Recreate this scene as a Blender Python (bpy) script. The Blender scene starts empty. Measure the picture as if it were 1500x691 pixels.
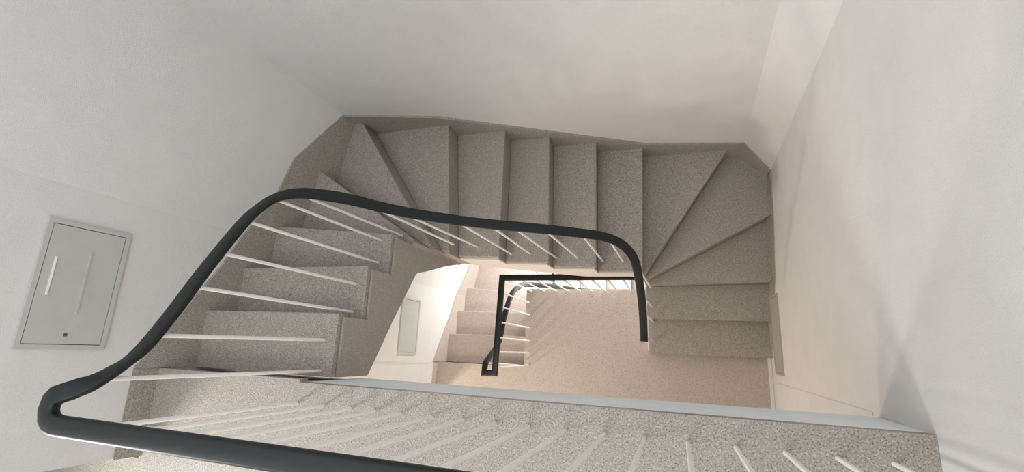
import bpy, bmesh, math, random
from mathutils import Vector, Matrix
random.seed(4)
S = bpy.context.scene
# ---------------- camera, world, lights, exposure ----------------
RW = ((0.9447439355767324, -0.035957483660051165, -0.3258311764699997),
      (0.04398603035649551, -0.9710719647886439, 0.234700805995634),
      (-0.3248447711207069, -0.23606418315864844, -0.9158327227748392))
cd = bpy.data.cameras.new('camera'); cam = bpy.data.objects.new('camera', cd)
S.collection.objects.link(cam)
m = Matrix([[RW[i][0], -RW[i][1], -RW[i][2], 0] for i in range(3)] + [[0, 0, 0, 1]])
cam.matrix_world = Matrix.Translation((0, 0, 1.7115)) @ m
cd.sensor_width = 36.0; cd.lens = 681.0123 / 1500 * 36; cd.clip_start = .02; cd.clip_end = 60
S.camera = cam
W = bpy.data.worlds.new('world'); S.world = W; W.use_nodes = True
W.node_tree.nodes['Background'].inputs[0].default_value = (.95, .97, 1.0, 1)
W.node_tree.nodes['Background'].inputs[1].default_value = 1.02
S.view_settings.view_transform = 'Standard'; S.view_settings.look = 'None'
S.view_settings.gamma = 1; S.view_settings.use_curve_mapping = False
S.view_settings.exposure = 0.62

def area(name, loc, target, size, energy, col, sizey=None):
    l = bpy.data.lights.new(name, 'AREA'); l.energy = energy; l.color = col; l.size = size
    if sizey: l.shape = 'RECTANGLE'; l.size_y = sizey
    o = bpy.data.objects.new(name, l); S.collection.objects.link(o); o.location = loc
    o.rotation_euler = (Vector(target) - Vector(loc)).to_track_quat('-Z', 'Y').to_euler()
    return o
H = 2.96; RISE = .185
hl = bpy.data.lights.new('hall_light', 'SPOT'); hl.energy = 135; hl.color = (1, .97, .95); hl.spot_size = math.radians(74); hl.spot_blend = .55; hl.shadow_soft_size = .26
ho = bpy.data.objects.new('hall_light', hl); S.collection.objects.link(ho); ho.location = (-3.3, -1.45, .78)
ho.rotation_euler = (Vector((0, 1.6, .3)) - ho.location).to_track_quat('-Z', 'Y').to_euler()
area('landing_fill_light', (-.9, -1.5, 2.3), (-.5, 1.6, -.3), .9, 13, (1, .97, .95))  # unseen fill, added to brighten the back wall and baluster fronts
area('lower_hall_light', (-3.3, -1.45, 1.0 - H), (0.2, 1.6, -.9 - H), .3, 26, (1, .88, .76))
area('added_window_light', (-.85, 1.40, -H - .15), (-1.3, 0, -H - 1.2), 1.1, 52, (1, .98, .96), .8)  # light of the added, unseen window; brightens the lower flight and left wall
area('lower_landing_light', (-1.9, -1.2, -H + 2.2), (-1.0, 0, -H), .8, 15, (1, .86, .72))

# ---------------- materials ----------------
def mat(name, base, rough=.6, metal=0, speck=None, mottle=None, bump=None, spec=.5):
    M = bpy.data.materials.new(name); M.use_nodes = True; nt = M.node_tree; N = nt.nodes; Lk = nt.links
    b = N['Principled BSDF']; b.inputs['Roughness'].default_value = rough; b.inputs['Metallic'].default_value = metal
    b.inputs['Specular IOR Level'].default_value = spec
    b.inputs['Base Color'].default_value = (*base, 1)
    tc = N.new('ShaderNodeTexCoord')
    def noise(scale, detail=3, r=.6):
        n = N.new('ShaderNodeTexNoise'); n.inputs['Scale'].default_value = scale
        n.inputs['Detail'].default_value = detail; n.inputs['Roughness'].default_value = r
        Lk.new(tc.outputs['Object'], n.inputs['Vector']); return n
    cur = None
    if mottle:
        n = noise(mottle[0], 4); r = N.new('ShaderNodeValToRGB'); Lk.new(n.outputs['Fac'], r.inputs['Fac'])
        r.color_ramp.elements[0].position = .35; r.color_ramp.elements[1].position = .65
        r.color_ramp.elements[0].color = (*[c * (1 - mottle[1]) for c in base], 1)
        r.color_ramp.elements[1].color = (*[min(1, c * (1 + mottle[1])) for c in base], 1)
        cur = r.outputs['Color']
    if speck:
        for sc, lo, hi, col in speck:
            n = noise(sc, 2, .5); r = N.new('ShaderNodeValToRGB'); Lk.new(n.outputs['Fac'], r.inputs['Fac'])
            r.color_ramp.elements[0].position = lo; r.color_ramp.elements[1].position = hi
            mx = N.new('ShaderNodeMix'); mx.data_type = 'RGBA'
            Lk.new(r.outputs['Color'], mx.inputs['Factor'])
            if cur: Lk.new(cur, mx.inputs['A'])
            else: mx.inputs['A'].default_value = (*base, 1)
            mx.inputs['B'].default_value = (*col, 1); cur = mx.outputs['Result']
    if cur: Lk.new(cur, b.inputs['Base Color'])
    if bump:
        n = noise(bump[0], 4); bp = N.new('ShaderNodeBump'); bp.inputs['Strength'].default_value = bump[1]
        bp.inputs['Distance'].default_value = .004
        Lk.new(n.outputs['Fac'], bp.inputs['Height']); Lk.new(bp.outputs['Normal'], b.inputs['Normal'])
    return M
PLASTER = mat('white_plaster', (.70, .69, .68), .75, mottle=(7, .02), bump=(240, .5), spec=.25)
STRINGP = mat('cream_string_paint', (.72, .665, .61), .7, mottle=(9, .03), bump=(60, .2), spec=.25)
TAUPE = mat('shaded_taupe_string', (.37, .335, .30), .7, speck=[(170, .52, .66, (.50, .45, .41)), (230, .56, .68, (.26, .23, .21))], spec=.3)  # string plaster of the left side, its shade put into a darker colour
FASCIA = mat('pale_blue_grey_paint', (.82, .89, .92), .6, mottle=(8, .03), spec=.3)
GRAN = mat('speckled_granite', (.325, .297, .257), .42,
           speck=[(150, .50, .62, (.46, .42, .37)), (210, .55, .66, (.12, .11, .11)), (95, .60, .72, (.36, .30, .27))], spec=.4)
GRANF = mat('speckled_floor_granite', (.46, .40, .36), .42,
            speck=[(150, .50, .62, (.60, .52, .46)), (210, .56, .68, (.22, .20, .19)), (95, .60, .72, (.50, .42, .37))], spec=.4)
RAIL = mat('dark_green_black_rail', (.008, .013, .012), .5, mottle=(25, .15), spec=.38)
WHITE = mat('white_enamel', (.88, .85, .81), .4, spec=.5)
PANEL = mat('grey_painted_metal', (.50, .51, .49), .5, mottle=(12, .03), spec=.4)
HATCHD = mat('taupe_painted_metal', (.40, .37, .34), .5)
PDARK = mat('panel_gap_dark', (.10, .10, .09), .7)
DOORM = mat('door_leaf_paint', (.66, .60, .52), .5, mottle=(5, .04))
GLASS = mat('added_window_frosted_pane', (.85, .88, .9), .3)

# ---------------- helpers ----------------
def link(name, verts, faces, material, parent=None, bevel=0, kind=None, label=None, cat=None, group=None, smooth=False):
    me = bpy.data.meshes.new(name)
    bm = bmesh.new(); vs = [bm.verts.new(v) for v in verts]
    for f in faces:
        try: bm.faces.new([vs[i] for i in f])
        except ValueError: pass
    bmesh.ops.recalc_face_normals(bm, faces=bm.faces)
    if bevel: bmesh.ops.bevel(bm, geom=list(bm.edges), offset=bevel, segments=2, affect='EDGES', profile=.5)
    bm.to_mesh(me); bm.free(); me.materials.append(material)
    if smooth:
        for p in me.polygons: p.use_smooth = True
    o = bpy.data.objects.new(name, me); S.collection.objects.link(o)
    if parent: o.parent = parent
    tagp(o, label, cat, group, kind)
    return o
def tagp(o, label=None, cat=None, group=None, kind=None):
    for k, v in (('label', label), ('category', cat), ('group', group), ('kind', kind)):
        if v: o[k] = v
def empty(name, label, cat, loc=(0, 0, 0), group=None):
    o = bpy.data.objects.new(name, None); S.collection.objects.link(o); o.location = loc; o.empty_display_size = .1
    tagp(o, label, cat, group); return o
def prism(poly, z0, z1):
    """vertical prism; z0, z1 numbers or per-vertex lists"""
    n = len(poly)
    if not isinstance(z0, (list, tuple)): z0 = [z0] * n
    if not isinstance(z1, (list, tuple)): z1 = [z1] * n
    v = [(p[0], p[1], z0[i]) for i, p in enumerate(poly)] + [(p[0], p[1], z1[i]) for i, p in enumerate(poly)]
    f = [tuple(range(n))[::-1], tuple(range(n, 2 * n))] + [(i, (i + 1) % n, n + (i + 1) % n, n + i) for i in range(n)]
    return v, f
def box(a, b):
    return prism([(a[0], a[1]), (b[0], a[1]), (b[0], b[1]), (a[0], b[1])], a[2], b[2])
def join(*parts):
    V, F = [], []
    for v, f in parts:
        k = len(V); V += v; F += [tuple(i + k for i in q) for q in f]
    return V, F
def catmull(pts, n=6):
    P = [Vector(p) for p in pts]; P = [2 * P[0] - P[1]] + P + [2 * P[-1] - P[-2]]; out = []
    for i in range(1, len(P) - 2):
        a, b, c, d = P[i - 1:i + 3]
        for k in range(n):
            t = k / n
            out.append(.5 * ((2 * b) + (c - a) * t + (2 * a - 5 * b + 4 * c - d) * t * t + (3 * b - a - 3 * c + d) * t ** 3))
    out.append(P[-2]); return out
def sweep(pts, w, h, r=.009):
    """handrail: rounded flat section, kept level across, mitred in plan"""
    sec = []
    for cx, cz, a0 in ((w / 2 - r, h / 2 - r, 0), (-w / 2 + r, h / 2 - r, 90), (-w / 2 + r, -h / 2 + r, 180), (w / 2 - r, -h / 2 + r, 270)):
        for a in (0, 45, 90):
            t = math.radians(a0 + a); sec.append((cx + r * math.cos(t), cz + r * math.sin(t)))
    P = [Vector(p) for p in pts]; V = []; F = []; n = len(sec)
    for i, p in enumerate(P):
        d0 = (p - P[i - 1]) if i else (P[1] - p); d1 = (P[i + 1] - p) if i < len(P) - 1 else d0
        a = Vector((d0.x, d0.y, 0)).normalized(); b = Vector((d1.x, d1.y, 0)).normalized()
        t = (a + b).normalized(); side = Vector((t.y, -t.x, 0)); k = 1 / max(.6, t.dot(b))
        for u, z in sec: V.append(tuple(p + side * u * k + Vector((0, 0, z))))
    for i in range(len(P) - 1):
        for j in range(n):
            F.append((i * n + j, i * n + (j + 1) % n, (i + 1) * n + (j + 1) % n, (i + 1) * n + j))
    F += [tuple(range(n)), tuple(range((len(P) - 1) * n, len(P) * n))[::-1]]
    return V, F
def rod(a, b, r, n=8):
    a = Vector(a); b = Vector(b); d = (b - a).normalized(); u = d.orthogonal().normalized(); w = d.cross(u)
    V = [tuple(p + (u * math.cos(2 * math.pi * i / n) + w * math.sin(2 * math.pi * i / n)) * r) for p in (a, b) for i in range(n)]
    F = [(i, (i + 1) % n, n + (i + 1) % n, n + i) for i in range(n)] + [tuple(range(n))[::-1], tuple(range(n, 2 * n))]
    return V, F

# ---------------- plan of the stair ----------------
YT = 1.61
def xl(y): return -2.45 + .198 * max(0, y - .60)        # left wall face
def xr(z): return .76 - .027 * (z + H)                          # right wall face
ZB = -2 * H; ZTOP = 2.5
# ---------------- walls ----------------
def st(name, vf, m_, **k): return link(name, vf[0], vf[1], m_, kind='structure', **k)
def poly_wall(face, depthdir, z0, z1, name):
    pass
st('wall_left', prism([(xl(-.57), -.57), (xl(.6), .6), (xl(YT), YT), (xl(YT), YT + .2), (-2.75, YT + .2), (-2.75, -.57)], ZB, ZTOP), PLASTER)
st('wall_back', prism([(xl(YT), YT), (.70, YT), (.70, YT + .2), (xl(YT), YT + .2)], ZB, ZTOP), PLASTER)
v, f = prism([(xr(ZB) - .19, YT + .005), (xr(ZB), 1.42), (xr(ZB), -1.75), (1.15, -1.75), (1.15, YT + .2), (xr(ZB) - .19, YT + .2)], ZB, ZTOP)
v = [(x + (xr(z) - xr(ZB) if x < 1.1 else 0), y, z) for x, y, z in v]
st('wall_right', (v, f), PLASTER)
st('wall_front', box((-4.2, -1.95, ZB), (1.15, -1.75, ZTOP)), PLASTER)
st('wall_passage', prism([(-4.2, -.59), (-2.75, -.59), (-2.75, -.4), (-4.2, -.4)], ZB, ZTOP), PLASTER)
st('wall_passage_end', prism([(-4.2, -1.75), (-4.2, -.59), (-4.3, -.59), (-4.3, -1.75)], ZB, ZTOP), PLASTER)

def landing(name, z, poly, thick, floor_m):
    return st(name, prism(poly, z - thick, z), floor_m)
up_landing = landing('floor', 0, [(-4.2, -1.75), (xr(0) - .001, -1.75), (xr(0) - .001, -.1845), (-1.565, -.1845), (-1.565, -.172), (-2.46, -.172), (-2.46, -.59), (-4.2, -.59)], .05, GRAN)
st('landing_slab', prism([(-4.2, -1.75), (xr(0) - .002, -1.75), (xr(0) - .002, -.197), (-4.2, -.197)], -.44, -.05), PLASTER)
st('trim_1', box((-1.565, -.197, -.44), (xr(-.2) - .001, -.185, -.004)), FASCIA, label='pale blue-grey painted edge of the upper landing slab')
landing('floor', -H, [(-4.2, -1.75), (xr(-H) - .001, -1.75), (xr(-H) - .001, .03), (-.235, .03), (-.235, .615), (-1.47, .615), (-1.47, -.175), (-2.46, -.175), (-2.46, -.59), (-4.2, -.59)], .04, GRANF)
st('landing_slab', prism([(-4.2, -1.75), (xr(-H) - .002, -1.75), (xr(-H) - .002, .03), (-.235, .03), (-.235, .61), (-1.475, .61), (-1.475, -.2), (-4.2, -.2)], -H - .4, -H - .04), STRINGP)
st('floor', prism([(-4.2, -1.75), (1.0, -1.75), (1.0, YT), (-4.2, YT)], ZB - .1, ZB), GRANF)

# ---------------- one storey of stairs ----------------
def storey(z0, xi, label, gran, string_l, string_t, flights):
    root = empty('staircase', label, 'staircase', (0, 0, z0))
    ins = [None, (xi, -.172), (xi, .1145), (xi, .3826), (xi, .605), (xi + .015, .628), (xi + .04, .632), (-1.475, .632), (-1.18, .622), (-.865, .612), (-.555, .607), (-.235, .604),
           (-.235, .600), (-.235, .596), (-.235, .590), (-.235, .322), (-.235, .0325)]
    R_ = .765
    outs = [None, (xl(-.17), -.172), (xl(.11), .1145), (xl(.38), .3826), (xl(.69), .69), (xl(1.14), 1.15), (-2.19, YT), (-1.56, YT), (-1.18, YT), (-.885, YT), (-.555, YT), (-.215, YT),
            (.43, YT), (R_, 1.13), (R_, .615), (R_, .322), (R_, .0325)]
    corner = {5: (xl(YT), YT), 12: [(.55, YT), (R_ - .002, 1.42)]}
    for k in range(1, 16):
        a, b, c, d = ins[k], outs[k], outs[k + 1], ins[k + 1]
        mid = corner.get(k, []); mid = [mid] if isinstance(mid, tuple) else mid
        zt = -k * RISE
        # riser block under the nosing of the step above and down to the sloping soffit
        def soff(kk): return -(kk - 1) * RISE - .42
        poly = [a, b] + mid + [c, d]
        zb = [soff(k)] * 2 + [soff(k + .5)] * len(mid) + [soff(k + 1)] * 2
        v, f = prism(poly, zb, zt - .032)
        link('riser', v, f, gran, root)
        # tread slab, nosing 15 mm proud over the next step down
        e = Vector((c[0] - d[0], c[1] - d[1], 0)); nrm = Vector((e.y, -e.x, 0)).normalized()
        cen = Vector(((a[0] + b[0]) / 2, (a[1] + b[1]) / 2, 0))
        if (Vector((d[0], d[1], 0)) - cen).dot(nrm) < 0: nrm = -nrm
        ov = .012 if k in (4, 5, 6, 11, 12, 13) else .016
        c2 = (c[0] + nrm.x * ov, c[1] + nrm.y * ov); d2 = (d[0] + nrm.x * ov, d[1] + nrm.y * ov)
        c2 = (max(xl(c[1]) + .001, min(R_, c2[0])), min(YT, c2[1]))
        poly = [a, b] + mid + [c2, d2]
        v, f = prism(poly, zt - .032, zt)
        link('tread', v, f, gran, root, bevel=.005)
    # closed strings along the inner side: stepped top, sloping underside
    LE = ((-.2, -.44), (.1145, -.635), (.436, -.85), (.466, -.965), (.495, -1.06), (.553, -1.25), (.605, -1.46))
    def low_edge(y):
        for (y0, a), (y1, b) in zip(LE, LE[1:]):
            if y <= y1: return a + (b - a) * max(0, (y - y0) / (y1 - y0))
        return LE[-1][1]
    def string(idx, mtl, off, bot, name, inward):
        V, F = [], []
        for k in idx:
            p, q = Vector(ins[k]), Vector(ins[k + 1])
            if (q - p).length < .008: continue
            d = (q - p).normalized(); n = Vector((d.y, -d.x)) * off
            # n points into the well
            ns = 8 if k == 3 else 1
            for i in range(ns):
                a, b = p.lerp(q, i / ns), p.lerp(q, (i + 1) / ns)
                za, zb = (low_edge(a.y), low_edge(b.y)) if k < 4 else (bot(k), bot(k + 1))
                V, F = join((V, F), prism([tuple(a), tuple(b), tuple(b + n), tuple(a + n)], [za, zb, zb, za], -k * RISE - .034))
        return link(name, V, F, mtl, root)
    bl = lambda k: -(k - 1) * RISE - .45
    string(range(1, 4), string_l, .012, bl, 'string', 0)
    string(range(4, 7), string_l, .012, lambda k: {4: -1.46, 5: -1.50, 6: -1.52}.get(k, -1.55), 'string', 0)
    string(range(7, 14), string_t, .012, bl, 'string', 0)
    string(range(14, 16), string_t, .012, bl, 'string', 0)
    # plaster soffit of the last riser
    v, f = prism([(ins[16][0], .0325), (R_, .0325), (R_, .045), (ins[16][0], .045)], -H + .001, -15 * RISE - .032)
    link('riser', v, f, gran, root)
    # granite skirting on the walls: sloping top just above the nosings
    def skirt(pts, th, name='skirting'):
        V, F = [], []
        for (x0, y0, za), (x1, y1, zb_) in zip(pts, pts[1:]):
            d = Vector((x1 - x0, y1 - y0)).normalized(); n = Vector((-d.y, d.x)) * -th
            poly = [(x0, y0), (x1, y1), (x1 + n.x, y1 + n.y), (x0 + n.x, y0 + n.y)]
            V, F = join((V, F), prism(poly, [za - .40, zb_ - .40, zb_ - .40, za - .40], [za, zb_, zb_, za]))
        return link(name, V, F, gran, root)
    s = .016
    skirt([(xl(-.17) , -.17, .12), (xl(.38), .38, -.22), (xl(.6), .6, -.33), (xl(.864), .864, -.455), (xl(1.157), 1.157, -.51), (xl(YT), YT, -.80)], s)
    skirt([(xl(YT), YT, -.80), (-1.56, YT, -1.00), (-.88, YT, -1.39), (-.18, YT, -1.79), (.55, YT, -1.96)], s)
    skirt([(.55, YT, -1.96), (xr(-2 + z0) , 1.42, -2.09)], s)
    skirt([(xr(-2 + z0), 1.42, -2.09), (xr(-2.2 + z0), 1.1, -2.14), (xr(-2.4 + z0), .62, -2.32), (xr(-2.7 + z0), .03, -2.80)], s * .5)
    return root
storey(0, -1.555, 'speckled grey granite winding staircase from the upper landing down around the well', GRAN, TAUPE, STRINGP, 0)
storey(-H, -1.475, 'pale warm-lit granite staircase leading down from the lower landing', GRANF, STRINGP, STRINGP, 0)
# skirting of the two landings
def sk(name, a, b, mtl): return st(name, box(a, b), mtl)
sk('baseboard_left', (-2.462, -.575, 0), (-2.444, -.172, .12), GRAN)
sk('baseboard_left', (-2.462, -.575, -H), (-2.444, -.175, -H + .10), GRANF)
sk('baseboard_right', (.742, -1.75, -H), (.755, .03, -H + .10), PLASTER)

# ---------------- railings ----------------
def nearest(path, x, y):
    return min(path, key=lambda p: (p.x - x) ** 2 + (p.y - y) ** 2)
def baluster(root, x, y, zf, ztop, r=.0072):
    q = nearest(curve if root is r1 else cl, x, y); tx, ty = x, y
    if zf not in (0, -H) and math.hypot(q.x - x, q.y - y) < .09: tx, ty = q.x, q.y
    v, f = rod((x, y, zf - .002), (tx, ty, ztop), r)
    return link('baluster', v, f, WHITE, root, smooth=False)
flight_pts = [(-1.625, .074, .566), (-1.625, .23, .486), (-1.625, .409, .385), (-1.622, .50, .325), (-1.612, .58, .25), (-1.575, .63, .165), (-1.515, .652, .06), (-1.45, .66, -.05), (-1.38, .663, -.19),
              (-1.25, .665, -.365), (-1.017, .665, -.56), (-.741, .665, -.72), (-.50, .665, -.88), (-.38, .663, -.98), (-.30, .645, -1.08), (-.245, .60, -1.18), (-.222, .54, -1.30),
              (-.215, .404, -1.55), (-.218, .277, -1.75), (-.224, .16, -1.90), (-.226, .093, -1.95)]
feet = [(-1.62, -.145, 1), (-1.62, .0, 1), (-1.62, .15, 2), (-1.62, .30, 2), (-1.625, .45, 3), (-1.625, .585, 3), (-1.60, .655, 4), (-1.43, .68, 6), (-1.33, .70, 7), (-1.135, .68, 8), (-.99, .68, 8), (-.835, .68, 9), (-.675, .68, 9),
        (-.51, .68, 10), (-.36, .68, 10), (-.19, .555, 13), (-.19, .41, 14), (-.19, .29, 15), (-.19, .12, 15)]
# upper railing
r1 = empty('stair_railing', 'dark handrail on white balusters curving from the upper landing around the stairwell', 'railing')
start = [(-1.655, -.173, .79), (-1.628, -.150, .757), (-1.617, -.11, .705), (-1.62, -.055, .645)]
curve = catmull(start + flight_pts, 5)
land = [Vector((1.0 * .66, -.268, .79)), Vector((-.6, -.268, .79)), Vector((-1.60, -.268, .80))]
arc = [Vector((-1.66, -.268, .80)), Vector((-1.69, -.262, .80)), Vector((-1.708, -.248, .80)), Vector((-1.716, -.228, .80)), Vector((-1.712, -.205, .80)), Vector((-1.695, -.188, .80))]
path1 = land + arc + curve
v, f = sweep([tuple(p) for p in path1], .055, .032)
link('handrail', v, f, RAIL, r1, smooth=True)
v, f = sweep([tuple(p - Vector((0, 0.003, .021))) for p in land], .056, .008, .003)  # white strip shaped to stand for the highlight on the rail edge
link('rail_highlight', v, f, WHITE, r1, label='thin white strip standing for the highlight along the handrail edge')
for x, y, k in feet:
    p = nearest(curve, x, y); baluster(r1, x, y, -k * RISE, p.z - .012)
for x in [-1.559, -1.42, -1.281, -1.165, -1.045, -.905, -.772, -.642, -.511, -.379, -.244, -.112, .024, .164, .299, .434, .571]:
    baluster(r1, x, -.27, 0, .785)
# guard rail of the lower landing and lower flight rail
r2 = empty('stair_railing', 'square-cornered dark handrail on white balusters guarding the lower landing', 'railing', (0, 0, 0))
zg = -H + .90
gp = [(-.262, .595, zg), (-1.415, .595, zg), (-1.44, -.205, zg), (-1.535, -.21, zg), (-1.54, -.13, zg - .03)]
low = [(-1.535, -.06, zg - .13), (-1.535, .05, -2.375), (-1.54, .23, -2.47), (-1.54, .409, -2.58), (-1.535, .53, -2.68), (-1.51, .60, -2.76), (-1.46, .645, -2.84), (-1.38, .66, -2.96), (-1.25, .665, -3.10)]
low += [(x, y, z - H + .1) for x, y, z in flight_pts[10:]]
cl = catmull([gp[-1]] + low, 4)
v, f = sweep(gp[:-1] + [tuple(p) for p in cl], .052, .032)
link('handrail', v, f, RAIL, r2, smooth=True)
for x in (-1.418, -1.283, -1.152, -1.03, -.906, -.786, -.658, -.526, -.399): baluster(r2, x, .595, -H, zg - .012)
for x, y in ((-1.439, .473), (-1.435, .346), (-1.43, .215), (-1.427, .083), (-1.424, -.035), (-1.42, -.159)): baluster(r2, x, y, -H, zg - .012)
lowfeet = [(-1.52, y * 1.065, 1 if y < .11 else 2 if y < .36 else 3) for y in (.473, .346, .215, .083, -.035, -.159)]
for x, y, k in lowfeet + feet[6:]:
    x2 = x
    p = nearest(cl, x2, y); baluster(r2, x2, y, -H - k * RISE, p.z - .012)

# ---------------- cupboard hatches in the walls ----------------
def hatch(label, y0, y1, z0, z1, x, side, kind):
    """side=+1: on the left wall facing +X; -1: on the right wall facing -X"""
    root = empty('wall_hatch', label, 'hatch', (x, (y0 + y1) / 2, z0))
    def pb(name, a, b, mtl, parent=root, **k):
        vv, ff = box(a, b); X0, Y0, Z0 = root.location
        vv = [(p[0] * side, p[1] - Y0, p[2] - Z0) for p in vv]
        return link(name, vv, ff, mtl, parent, **k)
    w = .018; pm = HATCHD if kind == 'dark' else PANEL
    fr = join(box((0, y0, z0), (.012, y1, z0 + w)), box((0, y0, z1 - w), (.012, y1, z1)), box((0, y0, z0 + w), (.012, y0 + w, z1 - w)), box((0, y1 - w, z0 + w), (.012, y1, z1 - w)))
    vv = [(p[0] * side, p[1] - root.location.y, p[2] - z0) for p in fr[0]]
    link('frame', vv, fr[1], pm, root)
    pb('recess', (0, y0 + w, z0 + w), (.003, y1 - w, z1 - w), PDARK)
    g = .003
    d = pb('door', (.003, y0 + w + g, z0 + w + g), (.010, y1 - w - g, z1 - w - g), pm)
    if kind == 'big':
        pb('lock', (.010, y0 + .052, (z0 + z1) / 2 - .006), (.013, y0 + .064, (z0 + z1) / 2 + .006), PDARK, d)
        pb('handle', (.010, .13, z1 - .060), (.014, .29, z1 - .053), WHITE, d, label='thin white raised strip')
        pb('rib', (.010, .06, z0 + .135), (.0135, .33, z0 + .142), PANEL, d)
    return root
hatch('grey metal cupboard hatch on the white wall left of the handrail, upper landing', -.086, .446, .27, .585, -2.449, 1, 'big')
hatch('plain grey hatch on the brightly lit white wall seen below the left flight', -.10, .435, -2.47, -2.142, -2.449, 1, 'small')
hatch('thin grey hatch on the right-hand wall beside the bottom steps', -.11, .50, -2.60, -2.30, .7445, -1, 'dark')

# ---------------- unseen window, added in the lower back wall to light the lower flight ----------------
wn = st('added_window_1', join(box((-1.45, YT - .03, -3.75), (-.25, YT - .001, -3.70)), box((-1.45, YT - .03, -2.65), (-.25, YT - .001, -2.60)),
                         box((-1.45, YT - .03, -3.70), (-1.40, YT - .001, -2.65)), box((-.30, YT - .03, -3.70), (-.25, YT - .001, -2.65)),
                         box((-.87, YT - .03, -3.70), (-.83, YT - .001, -2.65))), WHITE)
for x0, x1 in ((-1.40, -.87), (-.83, -.30)):
    v, f = box((x0, YT - .015, -3.70), (x1, YT - .008, -2.65)); link('added_window_pane', v, f, GLASS, wn)

# vertical joints in the plaster where the landings meet the side walls
st('trim_2', box((-2.451, -.186, -H + .1), (-2.446, -.174, -.45)), PLASTER)
v, f = box((-.003, -.186, -2.7), (.03, -.174, -.5)); st('trim_3', ([(xr(z) + x, y, z) for x, y, z in v], f), PLASTER)
